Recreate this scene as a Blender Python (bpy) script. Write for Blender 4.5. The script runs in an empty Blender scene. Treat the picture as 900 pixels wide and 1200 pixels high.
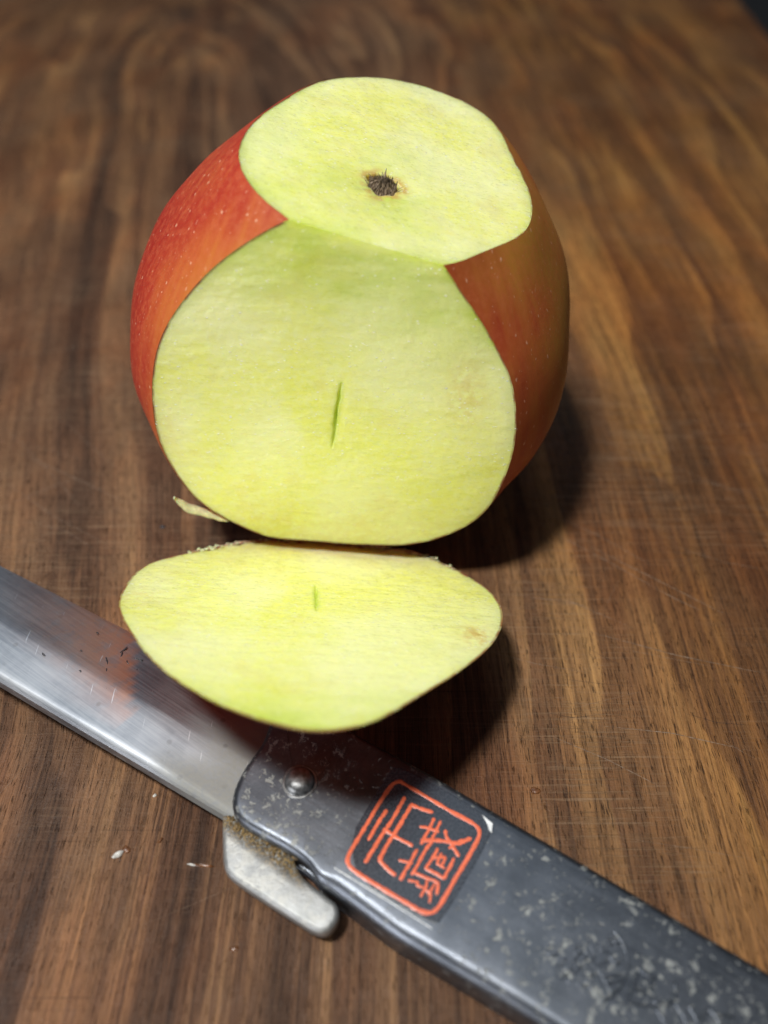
import bpy, bmesh, math, random
import numpy as np
from mathutils import Vector

# ------------------------------------------------------------------ camera, world, lamps, exposure
MM = 0.001
sc = bpy.context.scene
FPX = 920.0; PITCH = math.radians(46.0); CAMH = 112.0
cam_d = bpy.data.cameras.new('camera'); cam = bpy.data.objects.new('camera', cam_d)
sc.collection.objects.link(cam); sc.camera = cam
cam.location = (0, 0, CAMH*MM); cam.rotation_euler = (math.pi/2-PITCH, 0, 0)
cam_d.sensor_fit = 'HORIZONTAL'; cam_d.lens = 6.86; cam_d.sensor_width = 6.86*900/FPX
cam_d.clip_start = 0.005; cam_d.clip_end = 20
cam_d.dof.use_dof = True; cam_d.dof.focus_distance = 0.120; cam_d.dof.aperture_fstop = 2.4

w = bpy.data.worlds.new('World'); sc.world = w; w.use_nodes = True
w.node_tree.nodes['Background'].inputs[0].default_value = (0.80, 0.88, 1.0, 1)
w.node_tree.nodes['Background'].inputs[1].default_value = 0.05

def area(name, loc, target, size, power, col, size_y=None):
    l = bpy.data.lights.new(name, 'AREA'); o = bpy.data.objects.new(name, l); sc.collection.objects.link(o)
    o.location = Vector(loc)*MM; dv = (Vector(target)-Vector(loc)); o.rotation_euler = dv.to_track_quat('-Z', 'Y').to_euler()
    l.size = size*MM; l.energy = power; l.color = col
    if size_y: l.shape = 'RECTANGLE'; l.size_y = size_y*MM
    return o
area('key_lamp', (-180, -5, 675), (0, 60, 15), 78, 4.8, (1.0, 0.985, 0.94))
area('ceiling_lamp', (-220, 500, 900), (0, 60, 0), 760, 1.7, (0.66, 0.82, 1.0))
area('front_fill', (-360, -340, 90), (0, 90, 30), 200, 1.25, (0.97, 0.98, 1.0))  # added fill, no real source: brightens the apple's front cut
sc.view_settings.view_transform = 'Standard'; sc.view_settings.look = 'None'
sc.view_settings.exposure = 0; sc.view_settings.gamma = 1

# ------------------------------------------------------------------ helpers
C = sc.collection
rng = np.random.RandomState(7); random.seed(7)
_d = np.array([0, math.cos(PITCH), -math.sin(PITCH)]); _u = np.array([0, math.sin(PITCH), math.cos(PITCH)])
_c = np.array([0, 0, CAMH])
def ray(P):
    P = np.atleast_2d(np.array(P, float)); xn = (P[:, 0]-450)/FPX; yn = (600-P[:, 1])/FPX
    r = _d+xn[:, None]*np.array([1, 0, 0])+yn[:, None]*_u
    return r/np.linalg.norm(r, axis=1)[:, None]
def gp(P, z):                       # measured picture point -> place in mm on the level z
    r = ray(P); t = (z-CAMH)/r[:, 2]; return _c+t[:, None]*r

def mesh_obj(name, verts, faces, mat=None, parent=None, smooth=True, loc=None):
    """verts in world mm; parent: Empty at its own location"""
    v = np.array(verts, float)
    org = np.zeros(3)
    if parent is not None: org = np.array(parent['_org'])
    elif loc is not None: org = np.array(loc, float)
    me = bpy.data.meshes.new(name)
    me.from_pydata(((v-org)*MM).tolist(), [], [list(f) for f in faces]); me.update()
    if smooth: me.polygons.foreach_set('use_smooth', [True]*len(me.polygons))
    o = bpy.data.objects.new(name, me); C.objects.link(o)
    if mat: me.materials.append(mat)
    o['_org'] = [float(x) for x in org]
    if parent is not None: o.parent = parent
    else: o.location = org*MM
    return o
def thing(name, label, cat, org, group=None):
    o = bpy.data.objects.new(name, None); C.objects.link(o); o.empty_display_size = .01
    o.location = np.array(org)*MM; o['label'] = label; o['category'] = cat; o['_org'] = [float(x) for x in org]
    if group: o['group'] = group
    return o
def tag(o, label, cat, group=None):
    o['label'] = label; o['category'] = cat
    if group: o['group'] = group
    return o
def set_attr(o, name, arr):         # per-vertex colour attribute
    a = o.data.color_attributes.new(name, 'FLOAT_COLOR', 'POINT')
    a.data.foreach_set('color', np.asarray(arr, np.float32).ravel())

# vectorised value noise
_L = rng.rand(32768)
def _h(i, j, k): return _L[(i*73856093 ^ j*19349663 ^ k*83492791) & 32767]
def vnoise(P):
    P = np.asarray(P, float); I = np.floor(P).astype(np.int64); f = P-I; f = f*f*(3-2*f)
    r = 0
    for a in (0, 1):
        for b in (0, 1):
            for c in (0, 1):
                wt = (f[..., 0] if a else 1-f[..., 0])*(f[..., 1] if b else 1-f[..., 1])*(f[..., 2] if c else 1-f[..., 2])
                r = r+wt*_h(I[..., 0]+a, I[..., 1]+b, I[..., 2]+c)
    return r*2-1
def fbm(P, o=4):
    s = 0; a = 1
    for i in range(o): s = s+a*vnoise(np.asarray(P)*2**i+i*17.3); a *= .5
    return s

# ------------------------------------------------------------------ material building
class NT:
    def __init__(s, name):
        s.m = bpy.data.materials.new(name); s.m.use_nodes = True; s.t = s.m.node_tree
        s.b = s.t.nodes['Principled BSDF']
    def n(s, typ, **k):
        nd = s.t.nodes.new(typ)
        for a, v in k.items(): setattr(nd, a, v)
        return nd
    def l(s, a, b): s.t.links.new(a, b)
    def put(s, sock, v):
        if isinstance(v, bpy.types.NodeSocket): s.l(v, sock)
        elif isinstance(v, (tuple, list)) and len(v) == 3 and sock.type == 'RGBA': sock.default_value = (*v, 1)
        else: sock.default_value = v
    def math(s, op, a, b=0.0, c=None, clamp=False):
        nd = s.n('ShaderNodeMath', operation=op, use_clamp=clamp); s.put(nd.inputs[0], a); s.put(nd.inputs[1], b)
        if c is not None: s.put(nd.inputs[2], c)
        return nd.outputs[0]
    def coords(s):
        tc = s.n('ShaderNodeTexCoord'); vm = s.n('ShaderNodeVectorMath', operation='SCALE'); s.l(tc.outputs['Object'], vm.inputs[0]); vm.inputs[3].default_value = 1000
        return vm.outputs[0]
    def map(s, v, sc_=(1, 1, 1), rot=(0, 0, 0), loc=(0, 0, 0)):
        m = s.n('ShaderNodeMapping'); s.l(v, m.inputs[0]); m.inputs['Location'].default_value = loc
        m.inputs['Rotation'].default_value = rot; m.inputs['Scale'].default_value = sc_; return m.outputs[0]
    def noise(s, v, scale, detail=3, rough=.55, dist=0, col=False):
        nd = s.n('ShaderNodeTexNoise'); s.l(v, nd.inputs['Vector']); s.put(nd.inputs['Scale'], scale)
        nd.inputs['Detail'].default_value = detail; nd.inputs['Roughness'].default_value = rough; nd.inputs['Distortion'].default_value = dist
        return nd.outputs['Color' if col else 'Fac']
    def voro(s, v, scale, feature='F1', rnd=1.0, out='Distance'):
        nd = s.n('ShaderNodeTexVoronoi', feature=feature); s.l(v, nd.inputs['Vector']); nd.inputs['Scale'].default_value = scale
        nd.inputs['Randomness'].default_value = rnd; return nd.outputs[out]
    def rng(s, v, a, b, c=0.0, d=1.0, smooth=True):
        nd = s.n('ShaderNodeMapRange', interpolation_type='SMOOTHSTEP' if smooth else 'LINEAR')
        s.put(nd.inputs[0], v)
        for i, x in enumerate((a, b, c, d)): s.put(nd.inputs[i+1], x)
        return nd.outputs[0]
    def mix(s, f, a, b, mode='MIX'):
        nd = s.n('ShaderNodeMix', data_type='RGBA', blend_type=mode); s.put(nd.inputs[0], f); s.put(nd.inputs[6], a); s.put(nd.inputs[7], b); return nd.outputs[2]
    def ramp(s, f, stops):
        nd = s.n('ShaderNodeValToRGB'); s.l(f, nd.inputs[0]); e = nd.color_ramp.elements
        e[0].position = stops[0][0]; e[0].color = (*stops[0][1], 1); e[1].position = stops[-1][0]; e[1].color = (*stops[-1][1], 1)
        for p, c in stops[1:-1]: x = e.new(p); x.color = (*c, 1)
        return nd.outputs[0]
    def bump(s, h, dist, strength=1.0, normal=None):
        nd = s.n('ShaderNodeBump'); s.l(h, nd.inputs['Height']); nd.inputs['Distance'].default_value = dist*MM; nd.inputs['Strength'].default_value = strength
        if normal is not None: s.l(normal, nd.inputs['Normal'])
        return nd.outputs[0]
    def attr(s, name):
        a = s.n('ShaderNodeAttribute', attribute_name=name); sp = s.n('ShaderNodeSeparateColor'); s.l(a.outputs['Color'], sp.inputs[0]); return sp.outputs
    def sep(s, v):
        x = s.n('ShaderNodeSeparateXYZ'); s.l(v, x.inputs[0]); return x.outputs
    def comb(s, x, y, z):
        c = s.n('ShaderNodeCombineXYZ')
        for i, q in enumerate((x, y, z)): s.put(c.inputs[i], q)
        return c.outputs[0]
    def out(s, **k):
        for a, v in k.items(): s.put(s.b.inputs[a.replace('_', ' ')], v)
        return s.m

def mat_wood():
    t = NT('walnut_end'); P = t.coords(); x, y, z = t.sep(P)
    wl = t.noise(t.map(P, (1, .20, 1)), .011, 2, .5)                      # slow wander
    wm = t.noise(t.map(P, (1, .08, 1)), .06, 4, .55)
    xx = t.math('ADD', x, t.math('MULTIPLY_ADD', wl, 30., -15.))
    xx = t.math('ADD', xx, t.math('MULTIPLY_ADD', wm, 5., -2.5))
    xx = t.math('ADD', xx, 78.)
    lean = t.math('MULTIPLY', t.math('SUBTRACT', 345., t.math('MAXIMUM', y, 60.)), t.rng(x, 25., -45., 0., -.20))
    xx = t.math('ADD', xx, lean)
    yy = t.math('MULTIPLY', t.math('MAXIMUM', t.math('SUBTRACT', y, 345.), 0.), .28)
    g = t.math('SQRT', t.math('ADD', t.math('MULTIPLY', xx, xx), t.math('MULTIPLY', yy, yy)))
    side = t.math('MULTIPLY', t.rng(xx, -25., 25.), 3.7)
    gv = t.comb(g, side, t.math('MULTIPLY', y, .006))
    bands = t.noise(t.map(gv, (.075, 1, 1)), 1., 3, .62)                  # uneven growth bands
    fine = t.noise(t.map(gv, (.50, 1, 1), loc=(3, 5, 0)), 1., 4, .68)
    ph = t.math('ADD', t.math('MULTIPLY', g, .060), t.math('MULTIPLY', t.noise(t.map(gv, (.035, 1, 1), loc=(9, 1, 0)), 1., 2), 4.2))
    saw = t.math('FRACT', ph)
    saw = t.math('MULTIPLY', t.rng(saw, .0, .93), t.rng(saw, 1.0, .95))
    saw = t.math('MULTIPLY', saw, t.rng(t.noise(t.map(gv, (.05, 1, 1), loc=(2, 6, 0)), 1., 1), .38, .6))
    v = t.math('ADD', t.math('MULTIPLY', bands, .50), t.math('MULTIPLY', fine, .60))
    v = t.math('ADD', v, t.math('MULTIPLY', saw, .24))
    v = t.math('SUBTRACT', v, t.math('MULTIPLY', t.rng(t.math('SINE', t.math('MULTIPLY_ADD', g, .22, .6)), .2, 1.), t.rng(g, 75., 45., 0., .16)))
    v = t.rng(v, .32, .98, smooth=False)
    inner = t.ramp(v, [(0, (.042, .024, .017)), (.35, (.100, .056, .036)), (.65, (.170, .100, .060)), (1, (.29, .180, .098))])
    outer = t.ramp(v, [(0, (.042, .020, .010)), (.3, (.105, .050, .021)), (.6, (.190, .094, .032)), (1, (.34, .19, .062))])
    om = t.rng(t.math('ADD', x, t.math('MULTIPLY_ADD', wm, 50., -25.)), -5., 70.)
    far = t.math('MULTIPLY', t.rng(y, 120., 330.), t.rng(x, -35., -110.))
    om = t.math('MAXIMUM', om, t.math('MULTIPLY', far, .45))
    col = t.mix(om, inner, outer)
    # fibres and pores along the grain
    gp_ = t.comb(t.math('MAXIMUM', g, -999.), y, t.math('ADD', z, side))
    fib = t.noise(t.map(gp_, (1.6, .045, 1)), 1., 5, .72)
    col = t.mix(t.rng(fib, .36, .66, .0, .7), col, t.mix(1.0, col, (1.75, 1.68, 1.55), 'MULTIPLY'))
    fibd = t.noise(t.map(gp_, (2.3, .05, 1), loc=(5, 5, 0)), 1., 4, .7)
    col = t.mix(t.rng(fibd, .46, .66, .0, .75), col, t.mix(1.0, col, (.42, .38, .35), 'MULTIPLY'))
    fib2 = t.noise(t.map(gp_, (5.2, .30, 1), loc=(8, 2, 0)), 1., 3, .65)
    col = t.mix(t.rng(fib2, .50, .66, 0., .6), col, t.mix(1.0, col, (.45, .40, .37), 'MULTIPLY'))
    pore = t.noise(t.map(gp_, (6.0, .45, 1), loc=(1, 7, 0)), 1., 1, .5)
    pm = t.rng(pore, .63, .71)
    col = t.mix(t.math('MULTIPLY', pm, .7), col, (.018, .009, .006))
    # saw and scrub marks across the grain, slightly pale
    gate = t.math('MULTIPLY', t.rng(t.noise(P, .028, 3), .38, .62), t.math('MAXIMUM', t.rng(y, 50., 85., .25, 1.), t.rng(x, 10., 30.)))
    ms = []
    for ang_, fr, th_, lc in ((14, 2.2, .56, 1), (-24, 1.5, .56, 4), (-38, 3.0, .57, 8), (-62, 2.4, .57, 14), (35, 1.8, .585, 21)):
        sn = t.noise(t.map(P, (.045, fr, 1), rot=(0, 0, math.radians(ang_)), loc=(lc, lc*.7, 0)), 1., 4, .65)
        ms.append(t.rng(sn, th_, th_+.10))
    sm = ms[0]
    for q in ms[1:]: sm = t.math('MAXIMUM', sm, q)
    sm = t.math('MULTIPLY', sm, gate)
    col = t.mix(t.math('MULTIPLY', sm, .46), col, (.30, .215, .150))
    dk = t.noise(t.map(P, (.035, 2.8, 1), rot=(0, 0, math.radians(-10)), loc=(30, 4, 0)), 1., 3, .6)
    col = t.mix(t.rng(dk, .66, .72, 0., .55), col, (.025, .014, .009))
    red = t.noise(t.map(P, (1, .4, 1), loc=(3, 8, 1)), .045, 3, .6)
    col = t.mix(t.rng(red, .42, .68, 0., .5), col, t.mix(1., col, (1.2, .86, .66), 'MULTIPLY'))
    blot = t.noise(P, .030, 4, .65)
    col = t.mix(t.rng(blot, .38, .66, 0., .5), col, t.mix(1., col, (.60, .57, .56), 'MULTIPLY'))
    col = t.mix(1., col, (1.17, 1.08, .93), 'MULTIPLY')
    h = t.math('ADD', t.math('MULTIPLY', fib, .6), t.math('MULTIPLY', fib2, -.5))
    h = t.math('ADD', h, t.math('MULTIPLY', pm, -.8)); h = t.math('ADD', h, t.math('MULTIPLY', sm, .30))
    h = t.math('ADD', h, t.math('MULTIPLY', t.noise(P, 3.2, 3), .6))
    nrm = t.bump(h, .16, 1.)
    ro = t.rng(t.noise(P, .4, 3), .3, .7, .42, .62)
    return t.out(Base_Color=col, Roughness=ro, Normal=nrm, Specular_IOR_Level=.25)

def mat_flesh(slice_=False):
    t = NT('apple_flesh'); P = t.coords(); r, g, b = t.attr('fl')[:3]        # r: green tint, g: browning, b: pit
    strk = t.noise(t.map(P, (.5, 1., 1.1)), .8, 4, .62, .8)
    cell = t.noise(t.map(P, (.75, 1., 1.)), 1.1, 4, .65); big = t.noise(P, .085, 3, .55)
    col = t.mix(t.rng(big, .35, .68), (.85, .855, .225), (.885, .885, .37))
    col = t.mix(t.rng(cell, .40, .66, 0., .42), col, (.86, .87, .54))
    col = t.mix(t.rng(strk, .56, .74, 0., .30), col, (.64, .71, .16))
    lg = t.noise(P, .05, 2, .5); col = t.mix(t.rng(lg, .36, .64, 0., .65), col, (.92, .93, .54))
    ye = t.noise(P, .16, 2, .5); col = t.mix(t.rng(ye, .55, .72, 0., .35), col, (.80, .73, .25))
    gm = t.math('MULTIPLY', r, t.rng(t.noise(t.map(P, (.12, .3, .3)), 1., 3), .3, .7, .55, 1.15))
    col = t.mix(gm, col, (.54, .67, .075))
    bm_ = t.math('MULTIPLY', g, t.rng(t.noise(P, .8, 3), .32, .62))
    col = t.mix(t.math('MULTIPLY', bm_, 1., clamp=True), col, (.66, .44, .12))
    col = t.mix(b, col, (.36, .15, .055))
    glint = t.voro(t.map(P, (.55, 1., 1.)), 1.55); fm = t.math('MULTIPLY', t.rng(glint, .24, .10), t.rng(t.noise(P, .30, 2), .44, .58))
    col = t.mix(t.math('MULTIPLY', fm, .75), col, (.97, .97, .84))  # wet glints painted into the colour as whitish specks
    h = t.math('ADD', t.math('MULTIPLY', t.noise(P, 1.3, 4, .65), .8), t.math('MULTIPLY', strk, .45))
    h = t.math('ADD', h, t.math('MULTIPLY', fm, .8))
    nrm = t.bump(h, .075, .8)
    ro = t.math('SUBTRACT', t.rng(t.noise(t.map(P, (.6, 1.6, 1.6)), 1.6, 3), .34, .68, .26, .55), t.math('MULTIPLY', fm, .2))
    return t.out(Base_Color=col, Roughness=ro, Normal=nrm, Specular_IOR_Level=.5, Coat_Weight=t.rng(t.noise(P, .5, 3), .42, .62, .0, .45), Coat_Roughness=.16, Coat_Normal=t.bump(h, .14, 1.), Subsurface_Weight=.85, Subsurface_Radius=(1.0, .9, .35), Subsurface_Scale=.0035)

def mat_skin():
    t = NT('apple_skin'); P = t.coords(); r, g, b = t.attr('sk')[:3]         # r: orange share, g: olive share, b: meridian angle
    x, y, z = t.sep(P)
    ang = t.math('ARCTAN2', y, x)
    mer = t.comb(t.math('MULTIPLY', ang, 12.), t.math('MULTIPLY', z, .035), 0.)
    stre = t.noise(mer, 1.3, 4, .6)
    big = t.noise(P, .07, 3, .6)
    om = t.math('ADD', r, t.math('ADD', t.math('MULTIPLY_ADD', stre, .8, -.38), t.math('MULTIPLY_ADD', big, .8, -.40)))
    col = t.ramp(t.math('MAXIMUM', om, 0.), [(0, (.33, .016, .013)), (.3, (.41, .042, .020)), (.62, (.50, .105, .028)), (1, (.56, .19, .035))])
    col = t.mix(t.math('MULTIPLY', g, t.rng(big, .3, .7, .7, 1.)), col, (.42, .235, .03))
    # lenticels: short pale dashes along the meridian
    warp = t.noise(P, .5, 2, col=True)
    vm = t.n('ShaderNodeVectorMath', operation='MULTIPLY_ADD'); t.l(warp, vm.inputs[0]); vm.inputs[1].default_value = (1.2, 1.2, 1.2); t.l(P, vm.inputs[2])
    Q = t.map(vm.outputs[0], (1, 1, .62))
    d = t.voro(Q, .72); idc = t.voro(Q, .72, out='Color'); s1, s2, s3 = t.sep(idc)
    dot = t.rng(d, t.math('MULTIPLY_ADD', s1, .15, .09), t.math('MULTIPLY_ADD', s1, .07, .03))
    d2 = t.voro(t.map(vm.outputs[0], (1, 1, .7), loc=(7, 3, 1)), .95); dot2 = t.rng(d2, .13, .05)
    dm = t.math('MAXIMUM', t.math('MULTIPLY', dot, t.rng(s2, .15, .5, .25, .8)), t.math('MULTIPLY', dot2, .45))
    col = t.mix(t.math('MULTIPLY', dm, .85), col, (.80, .46, .30))
    mot = t.noise(P, .9, 4, .65); col = t.mix(t.rng(mot, .4, .7, 0., .3), col, (.60, .16, .06))
    h = t.math('ADD', t.math('MULTIPLY', t.noise(P, .8, 4, .6), .5), t.math('MULTIPLY', dm, .25))
    return t.out(Base_Color=col, Roughness=t.rng(mot, .3, .7, .38, .50), Normal=t.bump(h, .10, .6), Specular_IOR_Level=.40,
                 Subsurface_Weight=.12, Subsurface_Radius=(1., .3, .15), Subsurface_Scale=.0015)

def mat_plain(name, col, rough=.5, metal=0., var=.25, scale=1., bumpd=.05, spec=.5, sss=0):
    t = NT(name); P = t.coords(); n = t.noise(P, scale, 4, .6)
    lo = tuple(c*(1-var) for c in col); hi = tuple(min(1, c*(1+var)) for c in col)
    return t.out(Base_Color=t.mix(t.rng(n, .3, .7), lo, hi), Roughness=t.rng(n, .3, .7, rough*.85, min(1, rough*1.15)), Metallic=metal,
                 Normal=t.bump(n, bumpd), Specular_IOR_Level=spec, Subsurface_Weight=sss, Subsurface_Scale=.001)

AX = math.radians(-32.4)            # direction of the knife on the board
def mat_handle():
    t = NT('blued_steel'); P = t.coords(); Pr = t.map(P, rot=(0, 0, -AX))
    base = t.mix(t.rng(t.noise(P, .16, 4, .6), .3, .7), (.098, .110, .130), (.160, .175, .202))
    base = t.mix(t.rng(t.noise(P, 2.6, 3, .6), .35, .7, 0, .35), base, (.09, .098, .115))
    wrp = t.noise(P, .55, 4, .7, col=True)
    vm = t.n('ShaderNodeVectorMath', operation='MULTIPLY_ADD'); t.l(wrp, vm.inputs[0]); vm.inputs[1].default_value = (2.4, 2.4, 0); t.l(P, vm.inputs[2])
    p1 = t.noise(vm.outputs[0], .80, 5, .68); p2 = t.noise(t.map(vm.outputs[0], loc=(40, 9, 0)), 1.5, 4, .6)
    dens = t.noise(P, .075, 2, .5)
    thr = t.rng(dens, .32, .66, .635, .575)
    hx = t.sep(P)[0]; thr = t.math('SUBTRACT', thr, t.rng(hx, -12., -22., 0., .034))
    pm = t.rng(p1, thr, t.math('ADD', thr, .035))
    pm2 = t.rng(p2, t.math('ADD', thr, .055), t.math('ADD', thr, .075))
    pm = t.math('MAXIMUM', pm, pm2)
    pm = t.math('MULTIPLY', pm, t.rng(t.noise(P, 2.2, 3), .28, .5, .35, 1.))
    pc = t.mix(t.noise(P, 1.8, 3), (.24, .25, .24), (.40, .41, .385))
    col = t.mix(t.math('MULTIPLY', pm, .82), base, pc)
    scr = t.noise(t.map(Pr, (.10, 3.5, 1)), 1., 3, .6)
    ro = t.math('ADD', t.rng(scr, .35, .7, .37, .46), t.math('MULTIPLY', pm, .16))
    h = t.math('ADD', t.math('MULTIPLY', pm, -.6), t.math('MULTIPLY', t.noise(P, 5., 3), .35))
    return t.out(Base_Color=col, Roughness=ro, Metallic=t.rng(pm, 0, 1, .95, .45), Normal=t.bump(h, .05, .7))

def mat_blade():
    t = NT('blade_steel'); P = t.coords(); Pr = t.map(P, rot=(0, 0, -AX))
    grind = t.noise(t.map(Pr, (.08, 4.2, 1)), 1., 4, .6); cl = t.noise(t.map(P, (1, 1, 1)), .10, 4, .65)
    col = t.mix(t.rng(cl, .3, .68), (.19, .205, .23), (.29, .305, .33))
    col = t.mix(t.rng(grind, .35, .7, 0, .15), col, (.66, .68, .70))
    near, apple_refl, _ = t.attr('bl')[:3]  # second channel: orange patch painted for the apple's reflection in the blade
    refl_ = t.math('MULTIPLY', apple_refl, t.rng(t.noise(P, .35, 4, .7), .30, .55, .55, 1.))
    gr = t.noise(P, 1.6, 4, .65)
    col = t.mix(t.math('MULTIPLY', near, t.rng(gr, .3, .6, .5, 1.)), col, (.30, .30, .28))
    dots = t.voro(P, .30); dm = t.math('MULTIPLY', t.rng(dots, .16, .08), t.rng(t.noise(P, .12, 2), .45, .6))
    col = t.mix(t.math('MULTIPLY', dm, .4), col, (.12, .12, .12))
    col = t.mix(refl_, col, (.60, .27, .15))
    lines = t.noise(t.map(P, (2.4, .12, 1), rot=(0, 0, math.radians(12)), loc=(5, 2, 0)), 1., 2, .5)
    col = t.mix(t.rng(lines, .70, .76, 0, .5), col, (.75, .77, .8))
    ro = t.math('ADD', t.rng(grind, .3, .7, .44, .51), t.math('MULTIPLY', near, .22))
    h = t.math('ADD', t.math('MULTIPLY', grind, .12), t.math('MULTIPLY', gr, t.math('MULTIPLY_ADD', near, .8, .08)))
    return t.out(Base_Color=col, Roughness=ro, Metallic=t.math('SUBTRACT', 1., t.math('MULTIPLY', near, .35)), Normal=t.bump(h, .05, .5))

def mat_lever():
    t = NT('worn_steel'); P = t.coords(); x, y, z = t.sep(P)
    # dirt packed along the side of the lever that meets the handle
    r = t.math('MULTIPLY', t.rng(t.math('ADD', t.math('MULTIPLY', x, .556), t.math('MULTIPLY', y, .831)), -15.9, -14.0), t.rng(x, -19., -22.))
    sp = t.noise(P, 2.4, 4, .7); bg = t.noise(P, .35, 3, .6)
    col = t.mix(t.rng(bg, .3, .7), (.30, .31, .31), (.44, .45, .45))
    col = t.mix(t.rng(sp, .56, .72, 0., .6), col, (.20, .20, .19))
    wn = t.noise(t.map(P, loc=(6, 2, 0)), .55, 4, .7); col = t.mix(t.rng(wn, .46, .60, 0., .6), col, (.47, .465, .43))
    dirt = t.math('MULTIPLY', r, t.rng(sp, .38, .52))
    col = t.mix(dirt, col, t.mix(t.rng(t.noise(P, 3.5, 2), .4, .6), (.045, .032, .022), (.33, .22, .075)))
    return t.out(Base_Color=col, Roughness=t.math('MULTIPLY_ADD', dirt, .2, .50), Metallic=t.math('MULTIPLY_ADD', dirt, -.6, .70), Normal=t.bump(t.math('ADD', sp, t.math('MULTIPLY', dirt, 1.)), .10, .8))

M_wood = mat_wood(); M_flesh = mat_flesh(); M_skin = mat_skin(); M_handle = mat_handle(); M_blade = mat_blade(); M_lever = mat_lever()
M_counter = mat_plain('dark_counter', (.012, .012, .013), .6, bumpd=.1)
M_calyx = mat_plain('dry_calyx', (.30, .225, .155), .75, var=.5, scale=2.5, bumpd=.08)
M_rim = mat_plain('torn_peel', (.50, .33, .23), .4, var=.5, scale=.9, bumpd=.15, sss=.2)
M_pulp = mat_plain('wet_pulp', (.70, .66, .40), .25, var=.18, scale=1.2, bumpd=.2, sss=.4)
M_gunk = mat_plain('brown_grime', (.20, .13, .05), .45, var=.6, scale=2.2, bumpd=.2)
M_rivet = mat_plain('rivet_steel', (.24, .245, .25), .42, .85, var=.4, scale=1.2, bumpd=.05)
M_label = mat_plain('sticker_film', (.036, .042, .055), .27, 0., var=.25, scale=3., bumpd=.02, spec=.75)
M_orange = mat_plain('orange_ink', (.86, .17, .075), .32, 0., var=.10, scale=2., bumpd=.03, spec=.6)
M_white = mat_plain('pale_film_edge', (.72, .74, .74), .35, 0., var=.1, scale=2., bumpd=.02)

# ------------------------------------------------------------------ the setting: counter and board
def box_round(x0, x1, y0, y1, z0, z1, r, nseg=5, wob=None):
    """slab with rounded top edge; outline wob(y) on the right side"""
    out = []
    ny = 60
    for k in range(ny+1): y = y0+(y1-y0)*k/ny; out.append((x1+(wob(y) if wob else 0), y))
    for k in range(1, ny+1): y = y1-(y1-y0)*k/ny; out.append((x0, y))
    out = np.array(out); n = len(out)
    prev = np.roll(out, 1, 0); nx = np.roll(out, -1, 0); tg = nx-prev; tg /= np.linalg.norm(tg, axis=1)[:, None]
    inn = np.stack([-tg[:, 1], tg[:, 0]], 1)
    V = []; F = []
    rings = [(r*(1-math.sin(a)), z1-r*(1-math.cos(a))) for a in np.linspace(0, math.pi/2, nseg)]+[(0, z0)]
    for ins, z in rings:
        for i in range(n): V.append((*(out[i]+inn[i]*ins), z))
    for k in range(len(rings)-1):
        for i in range(n): j = (i+1) % n; F.append((k*n+i, (k+1)*n+i, (k+1)*n+j, k*n+j))
    F.append(tuple(range(n)))
    return V, F
v, f = box_round(-260, 182, -120, 640, -32, 0, 5, wob=lambda y: 4+.00045*(y-420)**2*0+ (y-420)*.09+1.2*math.sin(y*.03))
board = thing('cutting_board', 'thick dark walnut cutting board with curved grain that everything rests on', 'cutting board', (0, 0, -32))
slab = mesh_obj('slab', v, f, M_wood, board, smooth=False)
# the wood shader is written in board coordinates with z offset
co = mesh_obj('countertop', [(-1500, -900, -32.2), (1500, -900, -32.2), (1500, 2200, -32.2), (-1500, 2200, -32.2)], [(0, 1, 2, 3)], M_counter, smooth=False)
co['kind'] = 'structure'

# knife scratches: fine pale scores in the wood, all of one part
def ribbon_arch(pts, wid, z0, h, nsec=5, wj=0.0, taper=.0):
    """domed strip following a polyline in mm (xy), returns verts, faces"""
    P = np.array(pts, float)[:, :2]
    # resample
    seg = np.linalg.norm(np.diff(P, axis=0), axis=1); s = np.concatenate([[0], np.cumsum(seg)]); L = s[-1]
    m = max(3, int(L/max(wid*.45, .15))); m = min(m, 90); tt = np.linspace(0, L, m)
    Q = np.stack([np.interp(tt, s, P[:, 0]), np.interp(tt, s, P[:, 1])], 1)
    if m > 5:
        for _ in range(2): Q[1:-1] = (Q[:-2]+2*Q[1:-1]+Q[2:])/4
    T = np.gradient(Q, axis=0); T /= np.linalg.norm(T, axis=1)[:, None]+1e-9; N = np.stack([-T[:, 1], T[:, 0]], 1)
    Q = np.concatenate([Q[:1]-T[:1]*wid*.42, Q, Q[-1:]+T[-1:]*wid*.42]); N = np.concatenate([N[:1], N, N[-1:]])
    V = []; F = []
    for i in range(len(Q)):
        u_ = i/(len(Q)-1); ww = wid*.5*(1+wj*random.uniform(-1, 1))
        if i in (0, len(Q)-1): ww *= .45
        if taper: ww *= (1-taper*abs(2*u_-1)**2)
        hh = h if 0 < i < len(Q)-1 else h*.3
        for k in range(nsec):
            a = math.pi*k/(nsec-1); V.append((*(Q[i]+N[i]*ww*math.cos(a)), z0+hh*math.sin(a)))
    for i in range(len(Q)-1):
        for k in range(nsec-1): a = i*nsec+k; F.append((a, a+nsec, a+nsec+1, a+1))
    return V, F
def join(parts):
    V = []; F = []
    for v, f in parts:
        o = len(V); V += list(v); F += [tuple(i+o for i in q) for q in f]
    return V, F
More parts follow.
